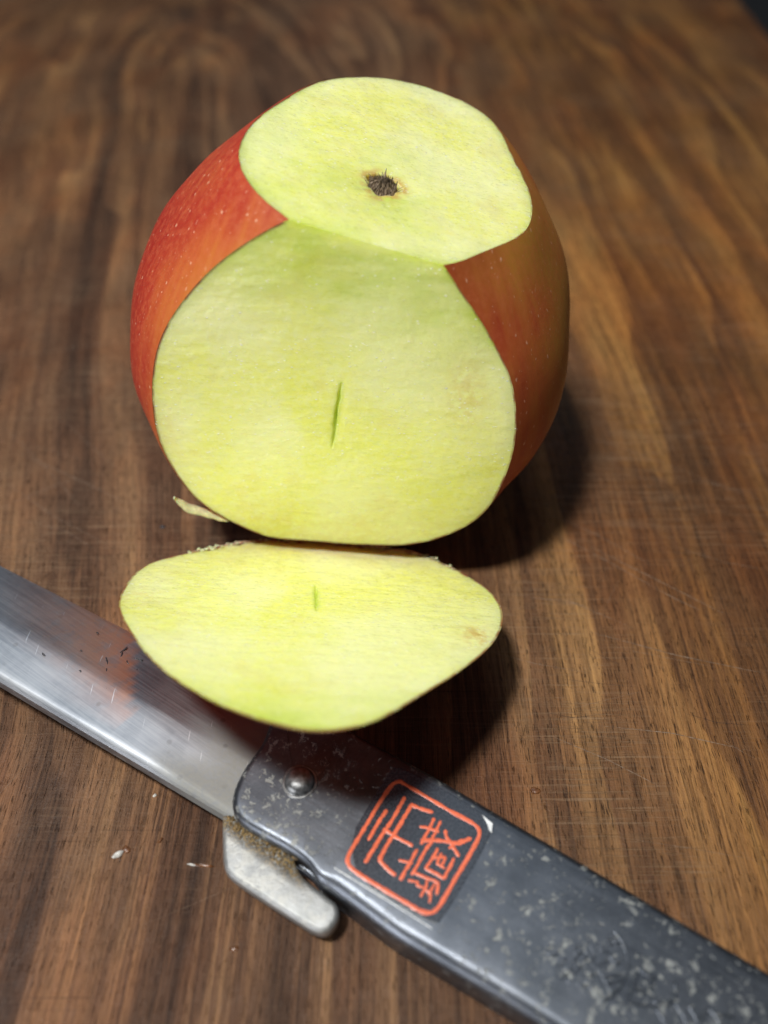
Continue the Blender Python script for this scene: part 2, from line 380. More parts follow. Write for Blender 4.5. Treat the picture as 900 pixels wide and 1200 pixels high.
scr_px = [((600, 697), (740, 735)), ((640, 620), (770, 690)), ((770, 690), (820, 715)), ((660, 500), (900, 590)), ((745, 560), (898, 582)),
          ((560, 760), (700, 790)), ((690, 740), (900, 790)), ((0, 560), (130, 640)), ((0, 495), (110, 610)), ((20, 530), (150, 590)), ((60, 480), (150, 560)),
          ((620, 700), (690, 712)), ((700, 290), (890, 330)), ((720, 270), (860, 300)), ((0, 420), (140, 400)), ((690, 640), (850, 720)), ((640, 600), (760, 660)),
          ((10, 590), (90, 560)), ((700, 850), (880, 880)), ((640, 860), (780, 925)), ((680, 540), (820, 520)), ((30, 610), (120, 650)), ((0, 300), (120, 340)), ((790, 640), (900, 668))]
pr = []
for a, b in scr_px:
    A, B = gp([a, b], 0)[:, :2]; mid = (A+B)/2+rng.randn(2)*.8
    pr.append(ribbon_arch([A, mid, B], random.uniform(.14, .28), -.012, .024, 3, .5, .85))
for i in range(150):
    x = random.uniform(-110, 140); y = random.uniform(30, 330); a = math.radians(random.choice([-28, -12, 18, -40, 60])+random.gauss(0, 8)); L = random.uniform(5, 22)
    pr.append(ribbon_arch([(x, y), (x+.5*L*math.cos(a)+random.gauss(0, .3), y+.5*L*math.sin(a)), (x+L*math.cos(a), y+L*math.sin(a))], random.uniform(.06, .13), -.012, .020, 3, .5, .9))
V, F_ = join(pr)
tS = NT('scored_wood'); PS = tS.coords(); nS_ = tS.noise(PS, 1.2, 3, .6)
M_score = tS.out(Base_Color=tS.mix(tS.rng(nS_, .35, .65), (.10, .060, .036), (.27, .185, .125)), Roughness=.6)
s_ = mesh_obj('knife_scratches', V, F_, M_score, board, smooth=False); s_['kind'] = 'stuff'
pr = []
for a, b in [((655, 795), (745, 805)), ((640, 835), (700, 838)), ((690, 760), (730, 780)), ((820, 622), (898, 628)), ((655, 670), (720, 672)), ((268, 1075), (285, 1130)), ((300, 1040), (290, 1090)), ((800, 835), (880, 850)), ((845, 600), (850, 660))]:
    A, B = gp([a, b], 0)[:, :2]; pr.append(ribbon_arch([A, (A+B)/2+rng.randn(2)*.4, B], random.uniform(.14, .24), -.012, .018, 3, .5, .85))
V, F_ = join(pr)
s_ = mesh_obj('dark_crack', V, F_, mat_plain('dark_crack_wood', (.022, .013, .010), .8), board, smooth=False); s_['kind'] = 'stuff'

# ------------------------------------------------------------------ apple geometry (fitted body of revolution with harmonics)
Q0 = np.array([-4.7492, 121.8663, 35.7244, 38.0423, 0.423, 0.0179, -0.082, 0.0621, 0.0526, -0.0592, 0.0353, 0.0064, 0.004, -0.0175, -0.022, 0.0266, -0.008, 0.0045,
               -0.0765, 0.1065, 26.6185, 0.2413, -0.1258, 28.9764, 1.1914, -0.03, -0.0103, -7.7637, 81.4293, 41.7941])
def rodr(w):
    t = np.linalg.norm(w)+1e-12; k = np.array(w)/t; K = np.array([[0, -k[2], k[1]], [k[2], 0, -k[0]], [-k[1], k[0], 0]])
    return np.eye(3)+np.sin(t)*K+(1-np.cos(t))*K@K
AC = Q0[:3]; AR = Q0[3]; AM = rodr((Q0[4], Q0[5], 0)); sh = Q0[6:18]
def gdir0(D):                          # radius of the apple along world directions D from its centre
    n = D@AM; c = n[..., 2]; xx, yy = n[..., 0], n[..., 1]
    s = 1+sh[0]*(1.5*c*c-.5)+sh[1]*(2.5*c**3-1.5*c)+sh[2]*(35*c**4-30*c*c+3)/8
    s = s+sh[3]*(xx*xx-yy*yy)+sh[4]*2*xx*yy+sh[5]*xx*c+sh[6]*yy*c+sh[7]*(xx**3-3*xx*yy*yy)+sh[8]*(3*xx*xx*yy-yy**3)+sh[9]*xx*xx*c*2+sh[10]*xx*c*c+sh[11]*yy*c*c
    return AR*s
th, ph, O1 = Q0[18:21]; N1 = np.array([math.sin(th), -math.cos(th)*math.cos(ph), math.cos(th)*math.sin(ph)])
th, ph, O2 = Q0[21:24]; N2 = np.array([math.sin(th), math.cos(th)*math.sin(ph), math.cos(th)*math.cos(ph)])
SR = rodr(Q0[24:27]); ST = Q0[27:30]; NS = SR@N1
silL = [(307,135),(279,156),(260,169),(218,211),(192,244),(170,292),(157,336),(153,383),(153,420),(159,457),(174,493)]
silR = [(643,250),(660,293),(667,333),(668,367),(667,380),(666,420),(660,457),(647,497),(630,527),(607,557),(583,580)]
facep = [(337,256),(306,273),(269,297),(236,326),(211,356),(190,391),(180,427),(178,457),(181,493),(192,530),(207,556),(225,580),(247,598),(277,614),(306,627),(350,633),(400,637),(450,639),(483,638),(510,632),(540,620),(567,602),(587,570),(598,543),(605,507),(604,467),(597,437),(580,403),(563,373),(540,340),(520,312)]
topp = [(279,182),(288,210),(307,233),(337,256),(285,160),(310,132),(344,110),(372,96),(419,90),(456,92),(493,100),(540,117),(577,142),(596,173),(610,201),(622,229),(623,257),(612,275),(587,288),(559,299),(540,307),(520,312)]
slicep = [(139,711),(145,689),(164,667),(192,654),(231,646),(264,639),(303,634),(370,634),(431,640),(481,647),(509,656),(542,672),(570,689),(587,711),(589,731),(576,756),(531,792),(487,819),(453,839),(414,853),(364,857),(326,850),(287,839),(248,822),(209,800),(176,772),(151,739)]
def hitp(P, n, o, c0): r = ray(P); t = (o-(_c-c0)@n)/(r@n); return _c+t[:, None]*r
def rbf(Dp, res, sig):
    K = np.exp(-((Dp[:, None]-Dp[None])**2).sum(-1)/sig**2); wgt = np.linalg.solve(K+np.eye(len(Dp))*.04, res)
    return lambda D: (np.exp(-((D[..., None, :]-Dp)**2).sum(-1)/sig**2)*wgt).sum(-1)
def resid(X): v = X-AC; r = np.linalg.norm(v, axis=1); D = v/r[:, None]; return D, r-gdir0(D)
# silhouette points: nearest approach along each sight line
r_ = ray(silL+silR); t0 = (AC-_c)@r_.T; T_ = t0[:, None]+np.linspace(-40, 40, 161)[None]; X_ = _c+T_[..., None]*r_[:, None, :]
vv = X_-AC; rr = np.linalg.norm(vv, axis=-1); ff = rr-gdir0(vv/rr[..., None]); im = ff.argmin(1)
Dsil = (vv/rr[..., None])[np.arange(len(im)), im]; rs = ff[np.arange(len(im)), im]
Df, rf = resid(hitp(facep, N1, O1, AC)); Dt, rt = resid(hitp(topp, N2, O2, AC))
corrA = rbf(np.concatenate([Dsil, Df, Dt]), np.concatenate([rs, rf, rt]), .19)
Xs = (hitp(slicep, NS, O1, ST)-ST)@SR.T.T+AC
Ds, rS_ = resid(Xs); corrS = rbf(Ds, rS_, .18)
def gA(D): return gdir0(D)+corrA(D)
def gS(D): return gdir0(D)+corrS(D)
def chunked(fn, D, k=20000):
    sh_ = D.shape[:-1]; D = D.reshape(-1, 3); return np.concatenate([fn(D[i:i+k]) for i in range(0, len(D), k)]).reshape(sh_)

def sphere_shell(gf, off, nth=150, nph=300):
    V = []; F = []
    th = np.linspace(0.004, math.pi-.004, nth); ph = np.linspace(0, 2*math.pi, nph, endpoint=False)
    TH, PH = np.meshgrid(th, ph, indexing='ij'); D = np.stack([np.sin(TH)*np.cos(PH), np.sin(TH)*np.sin(PH), np.cos(TH)], -1)
    R = chunked(gf, D)+off
    V = (D*R[..., None]).reshape(-1, 3)
    for i in range(nth-1):
        for j in range(nph): k = (j+1) % nph; F.append((i*nph+j, (i+1)*nph+j, (i+1)*nph+k, i*nph+k))
    F.append(tuple(range(nph-1, -1, -1))); F.append(tuple((nth-1)*nph+j for j in range(nph)))
    return V, F
def bisect(V, F, planes):
    """keep n.x <= o for every plane (n, o, keep_sign)"""
    bm = bmesh.new(); vs = [bm.verts.new(v) for v in V]
    for q in F: bm.faces.new([vs[i] for i in q])
    for n, o, sg in planes:
        geo = bm.verts[:]+bm.edges[:]+bm.faces[:]
        bmesh.ops.bisect_plane(bm, geom=geo, plane_co=Vector(n*o), plane_no=Vector(n), clear_outer=sg > 0, clear_inner=sg < 0, dist=1e-4)
    bm.verts.index_update(); V2 = np.array([v.co[:] for v in bm.verts]); F2 = [tuple(v.index for v in q.verts) for q in bm.faces]; bm.free()
    return V2, F2
def skin_attr(V, part):
    """V relative to the apple centre"""
    D = V/np.linalg.norm(V, axis=1)[:, None]
    dface = (O1-V@N1); right = np.clip((D[:, 0]-.1)*1.6, 0, 1)
    nz = fbm(V*.05+3, 3)
    org = .16+.24*nz+.34*np.exp(-np.abs(dface)/4.5)*(D[:, 0] < 0)+.42*right
    org = org+.18*np.clip(-(V[:, 2]+6)/25, 0, 1)
    dtop = O2-V@N2
    olv = right*np.clip(1.1-np.abs(dtop)/7, 0, 1)*.7+1.0*np.clip((D[:, 0]-.76)/.2, 0, 1)*(.7+.5*nz)+.35*np.clip(-(V[:, 2]+14)/18, 0, 1)*(D[:, 0] > 0)
    return np.stack([np.clip(org, 0, 1), np.clip(olv, 0, 1), np.zeros(len(V)), np.ones(len(V))], 1)

def cut_face(n, o, gf, other, c0, nring=170, nang=720, off=-.02):
    """polar grid filling the section of the body with the plane n.x=o (coords relative to centre)"""
    e1 = np.cross(n, [0, 0, 1.]); e1 /= np.linalg.norm(e1); e2 = np.cross(n, e1)
    c0 = c0-n*(c0@n-o)
    A = np.linspace(0, 2*math.pi, nang, endpoint=False); E = np.cos(A)[:, None]*e1+np.sin(A)[:, None]*e2
    lo = np.zeros(nang); hi = np.full(nang, 60.)
    for _ in range(34):
        m = (lo+hi)/2; X = c0+E*m[:, None]; r = np.linalg.norm(X, axis=1); ins = r < gf(X/r[:, None])+off
        if other is not None: ins &= (X@other[0] < other[1])
        lo = np.where(ins, m, lo); hi = np.where(ins, hi, m)
    rho = lo
    return c0, E, rho, e1, e2
def grid_from(c0, E, rho, nring):
    nang = len(rho); S = np.linspace(0, 1, nring+1)[1:]**.92
    V = np.concatenate([[c0], (c0+S[:, None, None]*(E*rho[:, None])[None]).reshape(-1, 3)])
    F = [(0, 1+j, 1+(j+1) % nang) for j in range(nang)]
    for i in range(nring-1):
        a = 1+i*nang
        F += [(a+j, a+nang+j, a+nang+(j+1) % nang, a+(j+1) % nang) for j in range(nang)]
    return V, F, np.concatenate([[0], np.repeat(S, nang)])
def orient(V, F, n):
    a, b, c = V[F[0][0]], V[F[0][1]], V[F[0][2]]
    return F if np.cross(b-a, c-a)@n > 0 else [q[::-1] for q in F]
def seg_dist(X, A, B):
    d = B-A; L2 = d@d; t = np.clip(((X-A)@d)/L2, 0, 1); Pp = A+t[:, None]*d; return np.linalg.norm(X-Pp, axis=1), t

apple = thing('cut_apple', 'upright red apple with its top and front sliced off showing pale flesh', 'apple', (AC[0], AC[1], 0))
# skin
V, F_ = sphere_shell(gA, .0)
V, F_ = bisect(V, F_, [(N1, O1+.06, 1), (N2, O2+.06, 1)])
at = skin_attr(V, 'apple')
W_ = V+AC; W_[:, 2] = np.maximum(W_[:, 2], .03)
# skin object has its own centre so that the shader's meridians run round the core
def mesh_centered(name, V, F, mat, parent, ctr, M=None):
    me = bpy.data.meshes.new(name); me.from_pydata((V*MM).tolist(), [], [list(q) for q in F]); me.update()
    me.polygons.foreach_set('use_smooth', [True]*len(me.polygons)); me.materials.append(mat)
    o = bpy.data.objects.new(name, me); C.objects.link(o); o.parent = parent
    o.location = (np.array(ctr)-np.array(parent['_org']))*MM
    if M is not None:
        from mathutils import Matrix
        o.rotation_euler = Matrix(M.tolist()).to_euler()
    return o
sk = mesh_centered('skin', W_-AC, F_, M_skin, apple, AC); set_attr(sk, 'sk', at)

# flesh: the two cut faces, one mesh
slit = hitp([(400, 450), (388, 532)], N1, O1, AC)-AC
def rimline(V, S, bias): return np.clip((S-.988)/.004, 0, 1)*np.clip(.75+bias+.7*fbm(V*.5, 3), 0, 1)
def face_front():
    c0, E, rho, e1, e2 = cut_face(N1, O1, gA, (N2, O2), np.array([-1., -20, -4.]))
    rho = rho*(1+.0012*fbm(np.stack([E[:, 0], E[:, 2], E[:, 1]], 1)*14, 3))
    V, F, S = grid_from(c0, E, rho, 190)
    disp = .13*fbm(V*.09, 3)+.045*fbm(V*np.array([.25, .5, .9]), 3)+.03*fbm(V*1.3, 2)
    edge = np.clip((1-S)*18, 0, 1)
    dt = O2-V@N2                                # distance below the top cut
    edge = edge*np.clip(dt/1.5, 0, 1)
    d, t = seg_dist(V+.16*vnoise(V*.9)[:, None]*e1, slit[0], slit[1])
    sx = (V-slit[0])@e1; sx = (V-(slit[0]+t[:, None]*(slit[1]-slit[0])))@np.array([1., 0, 0])
    prof = np.sin(np.clip(t*1.0+.08, 0, 1)*math.pi)**.6
    groove = -.55*np.exp(-(d/.17)**2)*prof-.14*np.exp(-((sx-.45)/.75)**2)*np.exp(-(np.maximum(d-1.0, 0)/.5)**2)*prof
    V = V+N1*((disp*edge)+groove)[:, None]
    W = V+AC
    green = .62*np.exp(-((dt-4.2)/6.0)**2)*(.8+.25*fbm(V*.12, 2))+.5*np.exp(-(1-S)/.018)+.22*np.exp(-dt/20)
    green += .9*np.exp(-(d/.5)**2)*prof
    brown = .35*np.exp(-((V[:, 0]-17)**2+(V[:, 2]-4)**2*.25)/9)+.22*np.exp(-((V[:, 0]+31)**2+(V[:, 2]+4)**2*.2)/8)+.18*np.clip(-(V[:, 2]+14)/12, 0, 1)
    return V, F, np.stack([np.clip(green, 0, 1), np.clip(brown, 0, 1), rimline(V, S, .0)*(dt > .6), np.ones(len(V))], 1)
pitc = hitp([(450, 214)], N2, O2, AC)[0]-AC
def face_top():
    c0, E, rho, e1, e2 = cut_face(N2, O2, gA, (N1, O1), pitc.copy())
    V, F, S = grid_from(c0, E, rho, 190)
    disp = .28*fbm(V*.07+5, 3)+.05*fbm(V*np.array([.3, .3, .6]), 3)+.02*fbm(V*1.2, 2)
    edge = np.clip((1-S)*18, 0, 1)*np.clip((O1-V@N1)/1.5, 0, 1)
    r = np.linalg.norm((V-pitc), axis=1); ang = np.arctan2((V-pitc)@e2, (V-pitc)@e1)
    R0 = 2.55*(1+.12*np.sin(3*ang+1)+.08*np.sin(7*ang))
    pit = -2.2*np.clip(1-(r/R0)**2, 0, 1)**.5*(r < R0)-.5*np.exp(-(r/5.0)**2)
    V = V+N2*((disp*edge*np.clip(r/4, 0, 1))+pit)[:, None]
    green = .85*np.exp(-(r/9)**2)*(.65+.7*fbm(V*.16, 3))+.42*np.exp(-(1-S)/.03)+.55*np.clip((8-(O1-V@N1))/9, 0, 1)*(.6+.6*fbm(V*.2+9, 2))+.30*np.clip(-(V[:, 0]-2)/16, 0, 1)
    brown = 1.1*np.exp(-((r-R0)/.9)**2)+.5*np.exp(-((r-R0-.6)/1.6)**2)*np.clip(np.cos(ang)*1.,0,1)
    pitm = np.maximum(np.clip((R0-.1-r)/.5, 0, 1), rimline(V, S, -.2)*(O1-V@N1 > .6))
    return V, F, np.stack([np.clip(green, 0, 1), np.clip(brown, 0, 1), pitm, np.ones(len(V))], 1)
V1, F1, A1 = face_front(); V2, F2, A2 = face_top()
F1 = orient(V1, F1, N1); F2 = orient(V2, F2, N2)
fl = mesh_centered('flesh', np.concatenate([V1, V2]), F1+[tuple(i+len(V1) for i in q) for q in F2], M_flesh, apple, AC)
set_attr(fl, 'fl', np.concatenate([A1, A2]))

# dried stub in the pit: fibres and small scales
def spike(p, q, r0, r1, n=5, bend=None):
    p = np.array(p, float); q = np.array(q, float); d = q-p; L = np.linalg.norm(d); d /= L
    a = np.cross(d, [0.3, .2, 1]); a /= np.linalg.norm(a); b = np.cross(d, a); V = []; F = []
    K = 4
    for k in range(K+1):
        t = k/K; c = p+d*L*t+(bend*math.sin(t*math.pi)*.5 if bend is not None else 0); r = r0+(r1-r0)*t
        for i in range(n): an = 2*math.pi*i/n; V.append(c+a*r*math.cos(an)+b*r*math.sin(an))
    for k in range(K):
        for i in range(n): j = (i+1) % n; F.append((k*n+i, k*n+j, (k+1)*n+j, (k+1)*n+i))
    F.append(tuple(range(n))); F.append(tuple(K*n+i for i in range(n-1, -1, -1)))
    return V, F
e1t = np.cross(N2, [0, 1, 0.]); e1t /= np.linalg.norm(e1t); e1t = -e1t if e1t[0] < 0 else e1t; e2t = np.cross(N2, e1t)
if e2t[1] < 0: e2t = -e2t
pc = pitc+AC; parts = []
for i in range(420):
    a = random.uniform(0, 2*math.pi); rr_ = 2.25*math.sqrt(random.random()); tip = rr_*random.uniform(.35, .85)
    base = pc+e1t*rr_*math.cos(a)+e2t*rr_*.92*math.sin(a)-N2*1.3
    top_ = pc+e1t*(tip*math.cos(a)+random.gauss(0, .25)-.1)+e2t*(tip*math.sin(a)+random.gauss(0, .2)+.25)+N2*random.uniform(-.5, .75)*(1-.25*rr_)
    parts.append(spike(base, top_, random.uniform(.09, .24), .03, 4, rng.randn(3)*.3))
V, F_ = join(parts); st = mesh_obj('dried_stub', V, F_, M_calyx, apple); 
parts = []
for i in range(16):
    a = 2*math.pi*i/16+random.uniform(-.15, .15); p = pc+e1t*2.3*math.cos(a)+e2t*2.1*math.sin(a)-N2*.5
    q = p+e1t*random.uniform(-.3, .9)*math.cos(a)+e2t*random.uniform(-.2, .8)*math.sin(a)+N2*random.uniform(.3, .7)
    parts.append(spike(p, q, .06, .02, 4))
parts.append(spike(pc+e2t*.6-N2*.4, pc+e2t*1.7+N2*1.3, .26, .03, 5)); parts.append(spike(pc+e2t*.7-e1t*.3-N2*.4, pc+e2t*1.2-e1t*.5+N2*.9, .22, .03, 5))
V, F_ = join(parts); mesh_obj('fibre', V, F_, M_calyx, apple)['kind'] = 'stuff'

# little torn sliver of flesh hanging off the lower left rim
def lump_strip(pts, wid, thick, seed=0):
    P = np.array(pts); V = []; F = []; n = 8
    s = np.linspace(0, 1, 14); idx = np.linspace(0, 1, len(P))
    Q = np.stack([np.interp(s, idx, P[:, k]) for k in range(3)], 1)
    T = np.gradient(Q, axis=0); T /= np.linalg.norm(T, axis=1)[:, None]
    for i in range(len(Q)):
        side = np.cross(T[i], [0, -.7, .7]); side /= np.linalg.norm(side); up = np.cross(side, T[i])
        w_ = wid*(math.sin(math.pi*min(1, s[i]*.97+.03))**.5+.05)*(1+.18*random.uniform(-1, 1))
        for k in range(n): a = 2*math.pi*k/n; V.append(Q[i]+side*w_*math.cos(a)+up*thick*math.sin(a))
    for i in range(len(Q)-1):
        for k in range(n): j = (k+1) % n; F.append((i*n+k, i*n+j, (i+1)*n+j, (i+1)*n+k))
    F.append(tuple(range(n))); F.append(tuple((len(Q)-1)*n+k for k in range(n-1, -1, -1)))
    return V, F
fp = hitp([(206, 578), (222, 592), (245, 602), (268, 611)], N1, O1-.4, AC); fp[0] += [0, -1.3, .2]; fp[1] += [0, -.8, 0]
V, F_ = lump_strip(fp, .75, .35); mesh_obj('torn_sliver', V, F_, M_pulp, apple)

# ------------------------------------------------------------------ slice lying against the apple
sl = thing('apple_slice', 'rounded slice of apple lying cut side up against the knife handle', 'apple slice', (ST[0], ST[1]+8, 0))
V, F_ = sphere_shell(gS, .0, 220, 420)
V, F_ = bisect(V, F_, [(N1, O1+.05, -1)])
at = skin_attr(V, 'slice'); at[:, 0] = np.clip(.35+.3*fbm(V*.08, 3), 0, 1); up_ = np.clip((V[:, 2]-14)/12, 0, 1); at[:, 1] = up_*.9
def cen_rot(name, V, F, mat, parent):
    return mesh_centered(name, V, F, mat, parent, ST, SR)
so = cen_rot('skin', V, F_, M_skin, sl); set_attr(so, 'sk', at)
c0, E, rho, e1, e2 = cut_face(N1, O1, gS, None, np.array([-4., -20, -3.]))
low = np.clip((-E[:, 2]-.35)*1.6, 0, 1)               # torn part of the rim: nearest the apple base
ang = np.arctan2(E[:, 2], E[:, 0])
rag = fbm(np.stack([np.cos(ang)*9, np.sin(ang)*9, ang*0], 1), 4)
rho = rho+rag*.42*low+.05*rag
V, F_, S = grid_from(c0, E, rho, 190)
slit2 = ((hitp([(370, 686), (371, 718)], NS, O1, ST)-ST)@SR)
d, t = seg_dist(V, slit2[0], slit2[1]); prof = np.sin(np.clip(t+.05, 0, 1)*math.pi)**.6
disp = .16*fbm(V*.09+31, 3)+.05*fbm(V*np.array([.25, .5, .9]), 3)+.025*fbm(V*1.4, 2)
disp = disp*np.clip((1-S)*18, 0, 1)-.45*np.exp(-(d/.2)**2)*prof
lowv = np.concatenate([[0], np.tile(low, 190)])
disp = disp+lowv*np.clip((S-.93)/.07, 0, 1)*(.55*fbm(V*.8, 3)-.1)
V = V+(-N1)*disp[:, None]*1.0
green = .45*np.exp(-(1-S)/.02)+.5*np.clip((V[:, 2]-20)/9, 0, 1)+.9*np.exp(-(d/.5)**2)*prof+.08
bp = (hitp([(558, 745)], NS, O1, ST)-ST)@SR; bp2 = (hitp([(158, 700)], NS, O1, ST)-ST)@SR
brown = .9*np.exp(-((V[:, 0]-bp[0, 0])**2/3.5+(V[:, 2]-bp[0, 2])**2/8))+.35*np.exp(-((V[:, 0]-bp2[0, 0])**2+(V[:, 2]-bp2[0, 2])**2)/8)+.5*lowv*np.clip((S-.95)/.05, 0, 1)
F_ = orient(V, F_, -N1)
fo = cen_rot('flesh', V, F_, M_flesh, sl)
fo_at = np.stack([np.clip(green, 0, 1), np.clip(brown, 0, 1), rimline(V, S, .15), np.ones(len(V))], 1); set_attr(fo, 'fl', fo_at)
# torn peel bits along the rim by the apple
parts = []; parts2 = []
rimW = (c0+E*rho[:, None])@SR.T+ST
def chip(p, q, r, sq=.5):
    '''short fat crumb, lumpy'''
    d = q-p; V = []; F = []; n = 7
    d = d/(np.linalg.norm(d)+1e-9); a = np.cross(d, [0.1, .2, 1]); a /= np.linalg.norm(a); b = np.cross(d, a); L = np.linalg.norm(q-p)
    for k, (tt, rr_) in enumerate([(0, .35), (.2, .9), (.5, 1.), (.8, .8), (1, .3)]):
        for i in range(n):
            an = 2*math.pi*i/n; w_ = r*rr_*random.uniform(.75, 1.2); V.append(p+d*L*tt+a*w_*math.cos(an)+b*w_*sq*math.sin(an))
    for k in range(4):
        for i in range(n): j = (i+1) % n; F.append((k*n+i, k*n+j, (k+1)*n+j, (k+1)*n+i))
    F.append(tuple(range(n))); F.append(tuple(4*n+i for i in range(n-1, -1, -1)))
    return V, F
# ragged strip of peel left along the rim
idx = [j for j in np.roll(np.arange(720), 0) if low[j] > .35]
idx = sorted(idx, key=lambda j: E[j, 0]); Vp = []; Fp = []
EW = E@SR.T; nW = -(SR@N1); wj = .62+.42*fbm(np.stack([np.array(idx)*.05, np.array(idx)*0, np.array(idx)*0], 1), 4); hj = fbm(np.stack([np.array(idx)*.08, np.array(idx)*0+5, np.array(idx)*0], 1), 4)
for k, j in enumerate(idx):
    fade = min(1, k/40, (len(idx)-1-k)/40); wv = max(.05, wj[k])*fade+.03
    for m_, (a, h_) in enumerate(((-.30, .03), (-.12, .30+.22*hj[k]), (.35, .22+.30*hj[k]), (.9, -.25), (1.0, -.8))):
        Vp.append(rimW[j]+EW[j]*wv*a*1.1+nW*h_*(.3+.7*fade)*1.0+rng.randn(3)*.02)
for k in range(len(idx)-1):
    for m_ in range(4): a = k*5+m_; Fp.append((a, a+5, a+6, a+1))
mesh_obj('peel_rim', Vp, Fp, M_rim, sl)
for i in range(110):
    j = int(random.choice(idx)); p = rimW[j]+rng.randn(3)*[.3, .15, .06]+nW*.08; q = p+np.array([random.uniform(-.8, .8), random.uniform(-.2, .3), random.uniform(-.15, .1)])
    parts2.append(chip(p, q, random.uniform(.12, .46)))
V, F_ = join(parts2); mesh_obj('pulp_shreds', V, F_, M_pulp, sl)['kind'] = 'stuff'

# ------------------------------------------------------------------ folding knife
HT = 7.0
ax = np.array([math.cos(AX), math.sin(AX)]); nr = np.array([-ax[1], ax[0]])   # nr points to the apple side
kn = thing('folding_knife', 'open folding knife with dark speckled steel handle and orange character sticker', 'knife', (10, 40, 0))
def smooth_poly(P, k=1):
    P = np.array(P, float)
    for _ in range(k):
        Q = []
        for i in range(len(P)):
            a, b = P[i], P[(i+1) % len(P)]; Q += [a*.75+b*.25, a*.25+b*.75]
        P = np.array(Q)
    return P
def w2(p): return gp([p], HT)[0, :2]
up_line = np.array([[-16.2, 61.4], [-12, 60.9], [-5.5, 57.4], [7.4, 49.9], [23.7, 39.6], [45.7, 25.6], [78, 4.6]])
lowl = np.array([[66, -9.2], [37, 8.7], [15.1, 21.9], [1.5, 29.3], [-5.6, 34.2], [-7.9, 35.8]])
front = [w2(p) for p in [(371, 1034), (367, 1016), (340, 996), (312, 981), (288, 968), (275, 958), (270, 944), (271, 930), (277, 913), (291, 889), (306, 872)]]
rear = np.array([[79.5, 1.5], [74, -7.5]])
outl = list(lowl)+front[0:]+list(up_line)+list(rear)
flags = [(0, 1.9)]*len(lowl)+[(1, .9)]*2+[(1, 1.15)]*(len(front)-2)+[(1, 1.0)]+[(0, 1.0)]*(len(up_line)-1)+[(0, 2.)]*2
# order: lower rear -> front -> upper rear is clockwise; reverse to counter-clockwise
def plate(outl, flags, z1, zb_front, zb_rear, name, mat):
    P = np.array(outl)[::-1]; fl_ = flags[::-1]
    # resample with corner rounding
    pts = []; att = []
    n = len(P)
    for i in range(n):
        a, b = P[i], P[(i+1) % n]; L = np.linalg.norm(b-a); m = max(1, int(L/.8))
        for k in range(m): t = k/m; pts.append(a+(b-a)*t); att.append([fl_[i][0] if t < .5 else fl_[(i+1) % n][0], fl_[i][1]*(1-t)+fl_[(i+1) % n][1]*t])
    pts = np.array(pts); att = np.array(att)
    for _ in range(3): pts = (np.roll(pts, 1, 0)+2*pts+np.roll(pts, -1, 0))/4
    for _ in range(3): att[:, 1] = (np.roll(att[:, 1], 1)+2*att[:, 1]+np.roll(att[:, 1], -1))/4
    tg = np.roll(pts, -2, 0)-np.roll(pts, 2, 0); tg /= np.linalg.norm(tg, axis=1)[:, None]
    inn = np.stack([-tg[:, 1], tg[:, 0]], 1)
    for _ in range(2): inn = (np.roll(inn, 1, 0)+2*inn+np.roll(inn, -1, 0))/4
    n = len(pts); V = []; F = []
    zb = np.where(att[:, 0] > .5, zb_front, zb_rear); r = att[:, 1]
    rings = []
    rings.append((r*2.2, np.full(n, z1+.02)))
    for a in np.linspace(0, math.pi/2, 9): rings.append((r*(1-np.sin(a)), z1-np.minimum(r, 2.9)*(1-np.cos(a))*np.where(r > 2, .9, 1)))
    zlast = rings[-1][1]
    zmid = np.minimum(zb+.4, zlast-.05); rings.append((0*r, zmid)); rings.append((0*r+.35, zb))
    for ins, z in rings:
        q = pts+inn*ins[:, None]
        for i in range(n): V.append((q[i, 0], q[i, 1], z[i]))
    for k in range(len(rings)-1):
        for i in range(n): j = (i+1) % n; F.append((k*n+i, (k+1)*n+i, (k+1)*n+j, k*n+j))
    F.append(tuple(range(n))); F.append(tuple((len(rings)-1)*n+i for i in range(n-1, -1, -1)))
    return mesh_obj(name, V, F, mat, kn)
plate(outl, flags, HT, 4.9, 0.05, 'handle', M_handle)
# lower plate under the tang
lp = [(p[0]+0.6*ax[0], p[1]+.6*ax[1]) for p in front]
lowpl = lp+[tuple(x) for x in up_line[:4]]+[(0., 33.)]
plate(lowpl, [(1, .6)]*len(lowpl), 1.9, .1, .1, 'lower_plate', M_handle)

# blade
BK = .09                              # the blade rises slightly towards its tip
def bplane(px, z0):
    n_ = np.array([ax[0]*BK, ax[1]*BK, 1.]); o_ = n_@np.array([-12, 49, z0]); r = ray(px); t = (o_-_c@n_)/(r@n_); return (_c+t[:, None]*r)[:, :2]
up_b = bplane([(0, 663), (53, 690), (107, 716), (142, 736)], 2.0); lo_b = bplane([(0, 803), (71, 839), (160, 892), (263, 959)], 4.2)
def line_at(P, s):                       # points along blade parametrised by distance along ax from pivot
    t = (P-np.array([-12, 49]))@ax; n_ = (P-np.array([-12, 49]))@nr; o = np.argsort(t); return np.interp(s, t[o], n_[o], left=None)
tU = (up_b-np.array([-12, 49]))@ax; nU = (up_b-np.array([-12, 49]))@nr; cU = np.polyfit(tU, nU, 1)
tL = (lo_b-np.array([-12, 49]))@ax; nL = (lo_b-np.array([-12, 49]))@nr; cL = np.polyfit(tL, nL, 1)
ss = np.concatenate([np.linspace(-112, -60, 60), np.linspace(-59.6, -30, 90), np.linspace(-29, -14, 20), np.linspace(-13, 14, 20)]); V = []; F_ = []; att = []
